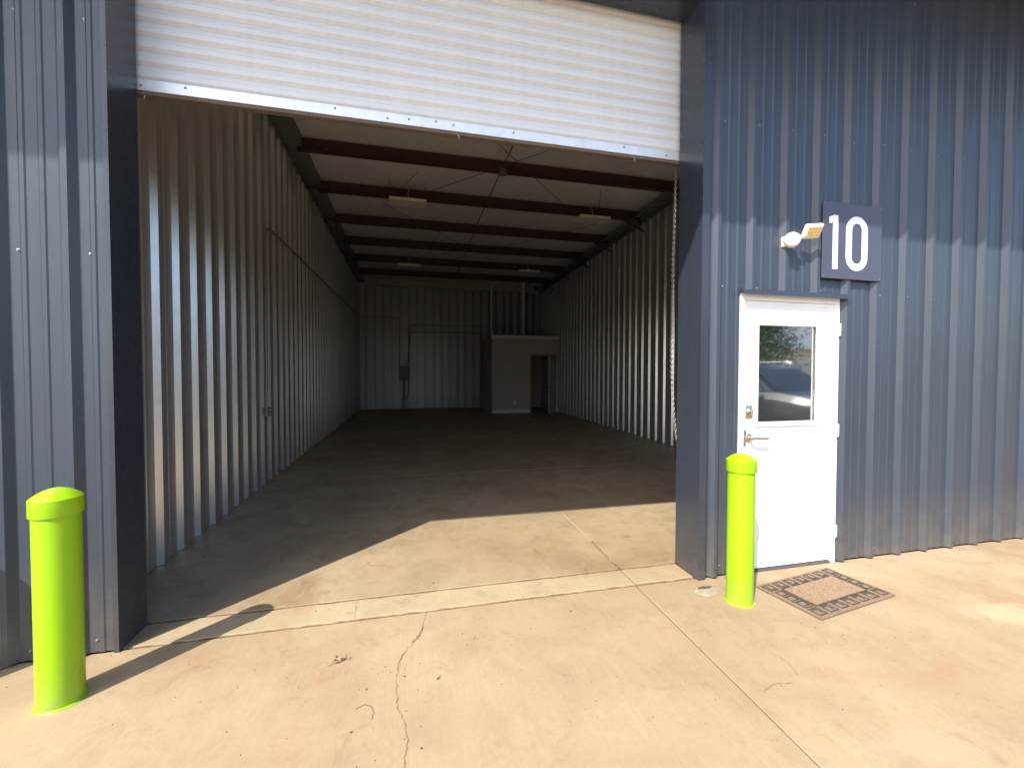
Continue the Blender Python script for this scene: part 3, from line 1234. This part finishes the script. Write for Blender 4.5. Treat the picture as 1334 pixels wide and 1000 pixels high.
for s_ in (-1, 1):
    p = [Ml @ Vector((ln - .07, s_ * .02, 1.02)), Ml @ Vector((ln - .07, s_ * .065, 1.02)), Ml @ Vector((ln - .10, s_ * .07, 1.02)), Ml @ Vector((ln - .17, s_ * .07, 1.015))]
    mb.tube(p, .011, 8)
rbp(mb, 'handle', M_black, dl)
for hz in (.3, 1.1, 1.95):
    mb = MB()
    mb.lathe([(.012, -.05), (.012, .05)], 8, Ml @ Matrix.Translation((0.0, .026, hz)))
    rbp(mb, 'hinge', M_brass, dl)
mb = MB()
mb.cbox(3.97, 4.05, RY - .008, RY - .0005, .345, .465, .002)
rbp(mb, 'wall_outlet', M_white)
mb = MB()
mb.box(RX + .125, XE + .1, 18.70, 18.78, 0, 2.79)
rbp(mb, 'rear_wall', M_wallp)
# fittings seen through the doorway
mb = MB()
mb.box(5.0, 5.35, 18.5, 18.69, 1.2, 2.0)
rbp(mb, 'paper_dispenser', M_white)
mb = MB()
mb.tube([(4.95, 18.5, 0.02), (4.95, 18.5, 2.79)], .05, 8)
rbp(mb, 'post', M_grey)
# disconnect boxes on its side wall
for (yy_, zz_, hh, ww) in ((17.7, 1.85, .42, .28), (18.3, .42, .34, .2)):
    mb = MB()
    mb.cbox(RX - .11, RX - .0005, yy_ - ww / 2, yy_ + ww / 2, zz_ - hh / 2, zz_ + hh / 2, .008)
    bx_ = rbp(mb, 'switch_box', M_grey)
    mb = MB()
    mb.tube([(RX - .05, yy_, zz_ + hh / 2), (RX - .05, yy_, 2.9 if zz_ > 1 else 1.6)], .018, 6)
    rbp(mb, 'conduit_stub', M_conduit, bx_)

# vent pipes rising from the room's roof
mb = MB()
mb.tube([(3.26, 17.0, 2.862), (3.26, 17.0, 4.90), (3.30, 17.0, 4.99), (3.66, 17.0, 5.25), (3.72, 17.0, 5.34), (3.72, 17.0, 5.41)], .036, 10)
tag(mb.build('vent_pipe', M_pvc, None, 50), 'thin pale vent pipe with an offset bend above the room', 'pipe')
mb = MB()
mb.tube([(4.56, 17.0, 2.862), (4.56, 17.0, 5.41)], .075, 14)
mb.lathe([(.085, 2.862), (.095, 2.866), (.095, 2.9), (.076, 2.93)], 14, Matrix.Translation((4.56, 17.0, 0)), caps=False)
tag(mb.build('vent_pipe', M_pvc, None, 50), 'thick straight vent pipe rising from the room to the roof', 'pipe')

# ------------------------------------------------------------------ electrical gear
ep = tag(empty('breaker_panel', (-.11, YB - .035, 1.22)), 'grey breaker panel box mounted on the back wall', 'breaker panel')
mb = MB()
mb.cbox(-.215, .215, -.13, -.002, 0, .68, .01)
mb.build('cabinet', M_grey, ep)
mb = MB()
mb.cbox(-.175, .175, -.142, -.1305, .05, .53, .006)
dd = mb.build('cover', M_grey, ep)
mb = MB()
mb.cbox(-.19, .19, -.14, -.1305, .58, .665, .004)
mb.build('label_plate', M_trimw, ep)
mb = MB()
mb.cbox(.11, .15, -.155, -.1425, .26, .33, .003)
mb.build('latch', M_black, dd)
mb = MB()
mb.tube([(-.02, -.06, -.002), (-.02, -.06, -.75), (-.05, -.06, -.85), (-.05, -.06, -1.21)], .05, 10)
mb.build('riser', M_grey, ep, 50)
mb = MB()
mb.tube([(.16, -.05, -.002), (.17, -.05, -.5), (.05, -.06, -.86)], .022, 8)
mb.build('riser', M_grey, ep, 50)


def bend(a, b, c, r_, n=6):
    a, b, c = Vector(a), Vector(b), Vector(c)
    d1, d2 = (a - b).normalized(), (c - b).normalized()
    p0, p1 = b + d1 * r_, b + d2 * r_
    return [(p0 * (1 - t) ** 2 + b * 2 * t * (1 - t) + p1 * t * t) for t in [i / n for i in range(n + 1)]]


yb = YB - .05
XLW = -1.878
mb = MB()
p = [(XLW, 6.56, 1.06), (XLW, 6.56, 1.25)]
p += [(XLW, 6.60, 1.4)]
p += bend((XLW, 6.60, 1.4), (XLW, 6.60, 3.55), (XLW, 18.6, 3.84), .24)
p += bend((XLW, 6.6, 3.55), (XLW, yb, 3.85), (-.3, yb, 3.84), .15)
p += bend((XLW, yb, 3.85), (-.30, yb, 3.84), (-.30, yb, 1.9), .1)
p += [(-.30, yb, 1.905)]
mb.tube(p, .0155, 8)
tag(mb.build('conduit', M_conduit, None, 50), 'long thin metal conduit running from wall outlet along the ribbed wall to the breaker panel', 'conduit')
mb = MB()
p = [(.08, yb, 1.905)] + bend((.08, yb, 1.9), (.08, yb, 3.54), (3.3, yb, 3.6), .12) + [(3.35, yb, 3.6), (3.4, yb, 3.6)]
mb.tube(p, .016, 8)
tag(mb.build('conduit', M_conduit, None, 50), 'upper conduit bending from the breaker panel across the back wall', 'conduit')
mb = MB()
p = [(.03, yb - .03, 1.905)] + bend((.03, yb - .03, 1.9), (.14, yb - .03, 3.24), (3.1, yb - .03, 3.3), .12) + bend((.14, yb - .03, 3.24), (3.16, yb - .03, 3.29), (3.16, yb - .03, 2.9), .1) + [(3.16, yb - .03, 2.9)]
mb.tube(p, .022, 8)
tag(mb.build('conduit', M_conduit, None, 50), 'lower conduit running from the breaker panel to the room', 'conduit')


def outlet(y_, z_, label, s=1.0):
    e = tag(empty('outlet_box', (-1.892, y_, z_)), label, 'outlet')
    mb = MB()
    mb.cbox(0, .055, -.058 * s, .058 * s, -.06, .06, .006)
    mb.build('box', M_galvbolt, e)
    mb = MB()
    mb.cbox(.0552, .060, -.035 * s, .035 * s, -.052, .052, .002)
    c = mb.build('cover_plate', M_grey, e)
    for dz in (-.024, .024):
        mb = MB()
        mb.cbox(.0602, .065, -.018, .018, dz - .015, dz + .015, .003)
        mb.build('socket', M_white, c)
    return e


outlet(6.56, 1.0, 'metal outlet box at the foot of the long conduit on the ribbed wall', 1.3)
e2 = outlet(14.53, 1.06, 'metal outlet box farther along the ribbed wall, with a short conduit below', 1.0)
mb = MB()
mb.tube([(.02, 0, -.061), (.02, 0, -.9)], .012, 6)
mb.build('conduit_stub', M_conduit, e2)

# ------------------------------------------------------------------ hanging lights
hl = tag(empty('hanging_light', (.03, 9.10, 4.94)), 'flat LED fixture hanging near the bay entrance, toward the conduit wall', 'ceiling light', 'hanging lights under the purlins')
mb = MB()
mb.cbox(-.36, .36, -.17, .17, .012, .062, .006)
mb.cbox(-.07, .07, -.06, .06, .0625, .11, .006)
mb.build('housing', M_diff, hl)
mb = MB()
for s_ in (-1, 1):
    mb.cbox(s_ * .18 - .165, s_ * .18 + .165, -.155, .155, .002, .0115, .003)
mb.build('diffuser', M_diff, hl)
for s_ in (-1, 1):
    mb = MB()
    mb.tube([(s_ * .35, 0, .063), (s_ * .35, 0, .46)], .0035, 5)
    mb.build('hanger_wire', M_back, hl)
mb = MB()
mb.tube([(.02, .0, .11), (.0, .02, .2), (.02, .1, .33), (.05, .3, .43)], .004, 5)
mb.build('power_cord', M_white, hl)
for (x_, y_, lb) in ((4.05, 9.11, 'flat LED fixture hanging near the bay entrance, toward the chain side'),
                     (.07, 14.44, 'flat LED fixture hanging deep in the bay in front of the breaker panel wall'),
                     (4.02, 14.34, 'flat LED fixture hanging deep in the bay above the small room')):
    c = copy_tree(hl)
    c.location = (x_, y_, 4.94)
    c['label'] = lb

# ------------------------------------------------------------------ marks and litter on the concrete
def crack(pts, name, w0, seed, parent, sub=7, jag=.006):
    """a shallow ragged fissure: a dark sliver lying in the slab's surface"""
    rr = random.Random(seed)
    P = []
    for a, b in zip(pts, pts[1:]):
        for i in range(sub):
            t = i / sub
            P.append(Vector((a[0] + (b[0] - a[0]) * t + rr.uniform(-jag, jag), a[1] + (b[1] - a[1]) * t + rr.uniform(-jag, jag) * .5)))
    P.append(Vector(pts[-1]))
    mb = MB()
    vs_, fs = [], []
    for i, p in enumerate(P):
        t = (P[min(i + 1, len(P) - 1)] - P[max(i - 1, 0)]).normalized()
        nrm = Vector((-t.y, t.x))
        w = w0 * rr.uniform(.35, 1.3)
        for s_ in (-1, 1):
            q_ = p + nrm * w * s_
            vs_.append((q_.x, q_.y, .0032))
        if i:
            fs.append((2 * i - 2, 2 * i - 1, 2 * i + 1, 2 * i))
    mb.add(vs_, fs)
    o = mb.build(name, M_crack)
    o.parent = parent
    return o


M_crack = plain('crack_dirt', (.22, .155, .095), .95, 0, .45, 70, .4)
crack([(.122, 2.815), (.10, 2.74), (.085, 2.64), (.07, 2.57), (.0, 2.46), (-.045, 2.36), (-.058, 2.24), (-.055, 2.12), (-.05, 2.01), (-.03, 1.98), (-.01, 1.88), (-.005, 1.80), (-.02, 1.72), (-.01, 1.5), (.03, 1.2), (.0, .7), (.06, .1)],
      'crack', .0014, 11, apron)
crack([(.088, 2.65), (.07, 2.58), (.02, 2.50)], 'crack', .0045, 12, apron, 9, .007)
crack([(-.02, 2.42), (-.045, 2.37)], 'crack', .0035, 13, apron, 6, .006)
crack([(1.68, 1.72), (1.76, 1.75), (1.86, 1.735)], 'crack', .0012, 14, apron)
crack([(1.93, 1.78), (1.965, 1.86), (1.96, 1.92)], 'crack', .0010, 15, apron)
crack([(-.33, 3.06), (-.335, 2.96), (-.32, 2.83)], 'crack', .002, 16, strip)
crack([(jx(3.3), 3.08), (jx(3.4) - .01, 3.2), (jx(3.5), 3.5), (jx(3.65), 3.65)], 'crack', .011, 17, floor, 16, .012)
crack([(1.95, 3.10), (2.0, 3.2), (2.08, 3.25), (2.2, 3.24)], 'crack', .002, 18, floor)

rr = random.Random(21)
mb = MB()
spots = []
for (cx_, cy_, s_, n) in ((.42, 2.46, .10, 14), (.3, 2.5, .2, 6), (.12, 2.36, .25, 9), (-.35, 2.30, .2, 10), (-.3, 2.0, .3, 8), (.2, 2.1, .3, 8), (1.0, 2.0, .8, 30), (2.6, 1.8, 1.2, 40), (4.2, 2.4, 1.0, 26),
                          (-.9, 2.3, .4, 14), (-.3, 3.5, 1.4, 22), (1.2, 3.8, 1.2, 22), (.3, 1.4, 1.4, 30), (-1.6, 2.72, .5, 26), (2.35, 2.77, .4, 20), (4.2, 2.78, 1.2, 36)):
    for _ in range(n):
        spots.append((rr.gauss(cx_, s_), rr.gauss(cy_, s_ * .35 if n < 15 else s_ * .25), rr.uniform(.0012, .0034)))
spots += [(.145, 2.175, .009), (.155, 2.19, .004), (-.24, 1.93, .008), (-.20, 2.18, .006), (-.12, 2.33, .005), (.06, 2.31, .004), (.05, 1.78, .006), (-.02, 2.23, .007), (.31, 2.52, .005), (-.58, 2.98, .008), (1.02, 2.6, .007), (.18, 3.18, .006)]
for (x_, y_, r_) in spots:
    if y_ > 2.79 and not (-1.5 < x_ < 2.05):
        y_ = 2.77
    a0 = rr.uniform(0, 6.28)
    vs_ = [(x_ + r_ * rr.uniform(.7, 1.4) * math.cos(a0 + k * 1.2566), y_ + r_ * rr.uniform(.6, 1.2) * math.sin(a0 + k * 1.2566), .0015) for k in range(5)]
    vs_.append((x_, y_, .0025 + r_ * rr.uniform(.6, 1.1)))
    mb.add(vs_, [(k, (k + 1) % 5, 5) for k in range(5)])
tag(mb.build('grit', M_grit), 'scattered specks of dark grit on the concrete', 'grit', kind='stuff')
# pale chips
mb = MB()
for (cx_, cy_, s_, n) in ((1.78, 2.25, .07, 16), (2.95, 2.2, .02, 2), (1.4, 1.9, .5, 8), (3.0, 1.8, .6, 10), (-.4, 2.42, .05, 10), (.3, 2.2, .2, 7), (2.1, 2.78, .12, 12), (3.45, 2.78, .1, 8), (-1.6, 2.76, .12, 10)):
    for _ in range(n):
        x_, y_, r_ = rr.gauss(cx_, s_), min(rr.gauss(cy_, s_ * .5), 2.78), rr.uniform(.002, .007)
        a0 = rr.uniform(0, 6.28)
        vs_ = [(x_ + r_ * rr.uniform(.6, 1.5) * math.cos(a0 + k * 1.2566), y_ + r_ * rr.uniform(.5, 1.1) * math.sin(a0 + k * 1.2566), .0015) for k in range(5)]
        vs_.append((x_, y_, .003 + r_ * .4))
        mb.add(vs_, [(k, (k + 1) % 5, 5) for k in range(5)])
tag(mb.build('concrete_chips', M_cement), 'pale chips of concrete scattered near the bollard and walls', 'chips', kind='stuff')
# dry leaf scraps and a twig
tw = tag(empty('dry_leaf', (-.36, 2.43, .003)), 'crumpled dry leaf scrap with a stem lying beside the crack', 'leaf')
mb = MB()
rr = random.Random(5)
for k in range(16):
    x_, y_ = rr.gauss(0, .035), rr.gauss(.01, .012)
    a = rr.uniform(0, 3.14)
    l_ = rr.uniform(.008, .02)
    mb.add([(x_ - l_ * math.cos(a), y_ - l_ * math.sin(a), .001), (x_ + .004 * math.sin(a), y_ - .004 * math.cos(a), .007), (x_ + l_ * math.cos(a), y_ + l_ * math.sin(a), .002), (x_ - .004 * math.sin(a), y_ + .004 * math.cos(a), .004)], [(0, 1, 2, 3)])
mb.build('blade', M_dry, tw)
mb = MB()
mb.tube([(-.05, -.03, .002), (0, -.012, .005), (.05, .005, .003)], .0011, 5)
mb.build('stem', M_grit, tw)
mb = MB()
mb.tube([(-.235, 2.06, .003), (-.20, 2.075, .006), (-.17, 2.06, .006), (-.155, 2.02, .006), (-.16, 1.98, .003)], .0009, 5)
tag(mb.build('twig', M_grit), 'tiny curved dark twig on the sunlit concrete apron', 'twig')

# ------------------------------------------------------------------ what the door glass reflects, across the yard
M_car = NT('black_car_paint')
M_car.set(Base_Color=(.010, .012, .016), Roughness=.3)
M_car.b.inputs['Coat Weight'].default_value = .25
M_car.b.inputs['Coat Roughness'].default_value = .04
M_car = M_car.m
M_cglass = plain('car_glass', (.03, .04, .045), .04, 0, .02, 1, 0)
M_tyre = plain('tyre', (.018, .018, .018), .8)
M_chrome = plain('chrome', (.75, .75, .76), .1, 1.0, .02, 1, 0)
M_headl = plain('headlight_lens', (.75, .77, .8), .08, .6, .02, 1, 0)
car = tag(empty('parked_car', (7.85, -2.45, 0)), 'black sport utility car parked nose-in facing the front wall', 'car')
HW = .94
# stations along y (nose at +2.4): (y, half width, z low, z belt/top)
body_st = [(2.42, .62, .42, .78), (2.36, .80, .34, .95), (2.15, .90, .30, 1.04), (1.4, .94, .28, 1.12), (1.05, .95, .28, 1.16), (0, .95, .28, 1.13), (-1.6, .95, .30, 1.16), (-2.2, .92, .34, 1.14), (-2.38, .82, .42, 1.0), (-2.42, .7, .5, .9)]
mb = MB()
vs_, fs = [], []
for (y_, w, z0, z1) in body_st:
    h = z1 - z0
    ring = [(-w * .9, z0), (-w, z0 + h * .18), (-w * 1.0, z0 + h * .55), (-w * .97, z0 + h * .85), (-w * .86, z1), (0, z1 + .035), (w * .86, z1), (w * .97, z0 + h * .85), (w, z0 + h * .55), (w, z0 + h * .18), (w * .9, z0)]
    vs_ += [(x, y_, z) for x, z in ring]
k = 11
for j in range(len(body_st) - 1):
    for i in range(k):
        fs.append((j * k + i, j * k + (i + 1) % k, (j + 1) * k + (i + 1) % k, (j + 1) * k + i))
fs += [tuple(range(k - 1, -1, -1)), tuple(range((len(body_st) - 1) * k, len(body_st) * k))]
mb.add(vs_, fs)
cb = mb.build('body', M_car, car, 32)
mb = MB()
roof_st = [(.98, .80, .80, 1.15, 1.17), (.15, .80, .66, 1.12, 1.66), (-.3, .80, .64, 1.12, 1.75), (-1.5, .80, .63, 1.12, 1.74), (-1.95, .80, .62, 1.12, 1.66), (-2.3, .78, .70, 1.12, 1.15)]
vs_, fs = [], []
for (y_, wb, wt, z0, z1) in roof_st:
    vs_ += [(-wb, y_, z0), (-wt, y_, z1 - .03), (-wt * .8, y_, z1), (wt * .8, y_, z1), (wt, y_, z1 - .03), (wb, y_, z0)]
k = 6
for j in range(len(roof_st) - 1):
    for i in range(k - 1):
        fs.append((j * k + i, j * k + i + 1, (j + 1) * k + i + 1, (j + 1) * k + i))
mb.add(vs_, fs)
mb.build('cabin', M_car, car, 32)
mb = MB()
mb.add([(-.70, .93, 1.195), (.70, .93, 1.195), (.58, .22, 1.635), (-.58, .22, 1.635)], [(0, 1, 2, 3)])
mb.build('windshield', M_cglass, car)
for s_ in (-1, 1):
    for (y0, y1, t0, t1) in ((.72, -.30, .12, -.28), (-.36, -1.30, -.34, -1.28), (-1.36, -2.02, -1.34, -1.80)):
        mb = MB()
        zt = 1.64
        mb.add([(s_ * .822, y0, 1.18), (s_ * .822, y1, 1.18), (s_ * .692, t1, zt), (s_ * .692, t0, zt)], [(0, 1, 2, 3)])
        mb.build('side_window', M_cglass, car)
    mb = MB()
    mb.cbox(s_ * .70 - .17, s_ * .70 + .17, 2.20, 2.41, .80, .95, .03)
    mb.build('headlight', M_headl, car)
    mb = MB()
    mb.cbox(s_ * 1.05 - .10, s_ * 1.05 + .10, .55, .68, 1.12, 1.28, .03)
    mb.build('mirror', M_car, car)
    mb = MB()
    mb.tube([(s_ * .6, .0, 1.76), (s_ * .6, -.1, 1.80), (s_ * .6, -1.6, 1.80), (s_ * .6, -1.7, 1.76)], .015, 6)
    mb.build('roof_rail', M_chrome, car)
    for wy in (1.5, -1.45):
        mb = MB()
        Mx = Matrix.Translation((s_ * .82, wy, .37)) @ Matrix.Rotation(math.pi / 2, 4, 'Y')
        mb.lathe([(.24, -.11), (.35, -.11), (.37, -.08), (.37, .08), (.35, .11), (.24, .11)], 28, Mx)
        wh_ = mb.build('wheel', M_tyre, car, 40)
        mb = MB()
        mb.lathe([(.23, -.10), (.24, .1), (.2, .09), (.06, .075), (.0, .08)], 10, Mx if s_ > 0 else Matrix.Translation((s_ * .82, wy, .37)) @ Matrix.Rotation(-math.pi / 2, 4, 'Y'))
        mb.build('rim', M_chrome, wh_)
mb = MB()
for k in range(4):
    mb.box(-.46, .46, 2.405, 2.445, .56 + k * .085, .60 + k * .085)
mb.build('grille', M_chrome, car)
mb = MB()
mb.cbox(-.80, .80, 2.36, 2.47, .36, .52, .03)
mb.build('bumper', M_tyre, car)

# tree
M_bark = plain('bark', (.11, .08, .055), .95, 0, .3, 18, .6)
q = NT('foliage')
g_ = q.n('NewGeometry')
q.set(Base_Color=q.ramp(q.noise(q.coord('World'), 3.5, 4), [(.3, (.035, .075, .018)), (.7, (.085, .15, .04))]), Roughness=.6)
M_fol = q.m
tr = tag(empty('shade_tree', (12.1, -7.6, 0)), 'young leafy green tree standing across the yard', 'tree')
rr = random.Random(31)
mb = MB()
mb.tube([(0, 0, -.14), (.03, .02, .8), (-.02, .05, 1.6), (.02, .0, 2.6), (.0, .05, 3.6)], [.11, .085, .07, .05, .02], 8)
tips = [Vector((0, .05, 3.6))]
for k in range(12):
    a = k * 2.4
    z_ = 1.3 + k * .18
    L_ = 1.25 - .05 * k
    tip = Vector((math.cos(a) * L_, math.sin(a) * L_, z_ + .55 + rr.uniform(0, .4)))
    mid = Vector((math.cos(a) * L_ * .5, math.sin(a) * L_ * .5, z_ + .22))
    mb.tube([(0, 0, z_), mid, tip], [.035, .024, .008], 5)
    tips += [mid, tip, (mid + tip) / 2]
mb.build('trunk', M_bark, tr, 60)
mb = MB()
for k in range(7500):
    t = rr.choice(tips)
    s_ = .34
    p = t + Vector((rr.gauss(0, s_), rr.gauss(0, s_), rr.gauss(.05, s_ * .8)))
    d = Vector((rr.uniform(-1, 1), rr.uniform(-1, 1), rr.uniform(-1, .4))).normalized()
    e = d.cross(Vector((rr.uniform(-1, 1), rr.uniform(-1, 1), rr.uniform(-1, 1)))).normalized()
    l_, w_ = rr.uniform(.05, .09), rr.uniform(.022, .04)
    mb.add([p - d * l_, p + e * w_, p + d * l_, p - e * w_], [(0, 1, 2, 3)])
mb.build('crown', M_fol, tr)

# building across the yard
M_cream = plain('cream_stucco', (.68, .62, .52), .85, 0, .06, 2, .2)
M_lav = plain('grey_roof_sheet', (.36, .355, .38), .5, .2, .05)
ob = tag(empty('neighbor_building', (20, -17.0, -.13)), 'long cream building with white eave and grey metal roof across the yard', 'building')
mb = MB()
mb.box(-30, 30, -9, 0, 0, 3.25)
mb.build('wall', M_cream, ob)
mb = MB()
mb.prism([(.55, 3.42), (-9.5, 3.42), (-4.5, 5.6)], lambda u, v, a: (a, u, v), -30.5, 30.5)
mb.build('roof', M_lav, ob)
mb = MB()
mb.box(-30.5, 30.5, .46, .60, 3.18, 3.415)
mb.build('fascia', M_white, ob)
for k in range(-7, 8):
    mb = MB()
    mb.box(k * 4 - .5, k * 4 + .5, .004, .05, .0, 2.15)
    d_ = mb.build('door', M_lav, ob)
    mb = MB()
    mb.lathe([(.03, 0), (.03, .06)], 8, Matrix.Translation((k * 4 + .4, .051, 1.0)) @ Matrix.Rotation(-math.pi / 2, 4, 'X'))
    mb.build('handle', M_brass, d_)
    mb = MB()
    mb.box(k * 4 + 1.3, k * 4 + 2.7, .004, .05, 1.0, 2.2)
    w2 = mb.build('window', M_white, ob)
    mb = MB()
    mb.box(k * 4 + 1.38, k * 4 + 2.62, .0505, .056, 1.08, 2.12)
    mb.build('pane', M_cglass, w2)
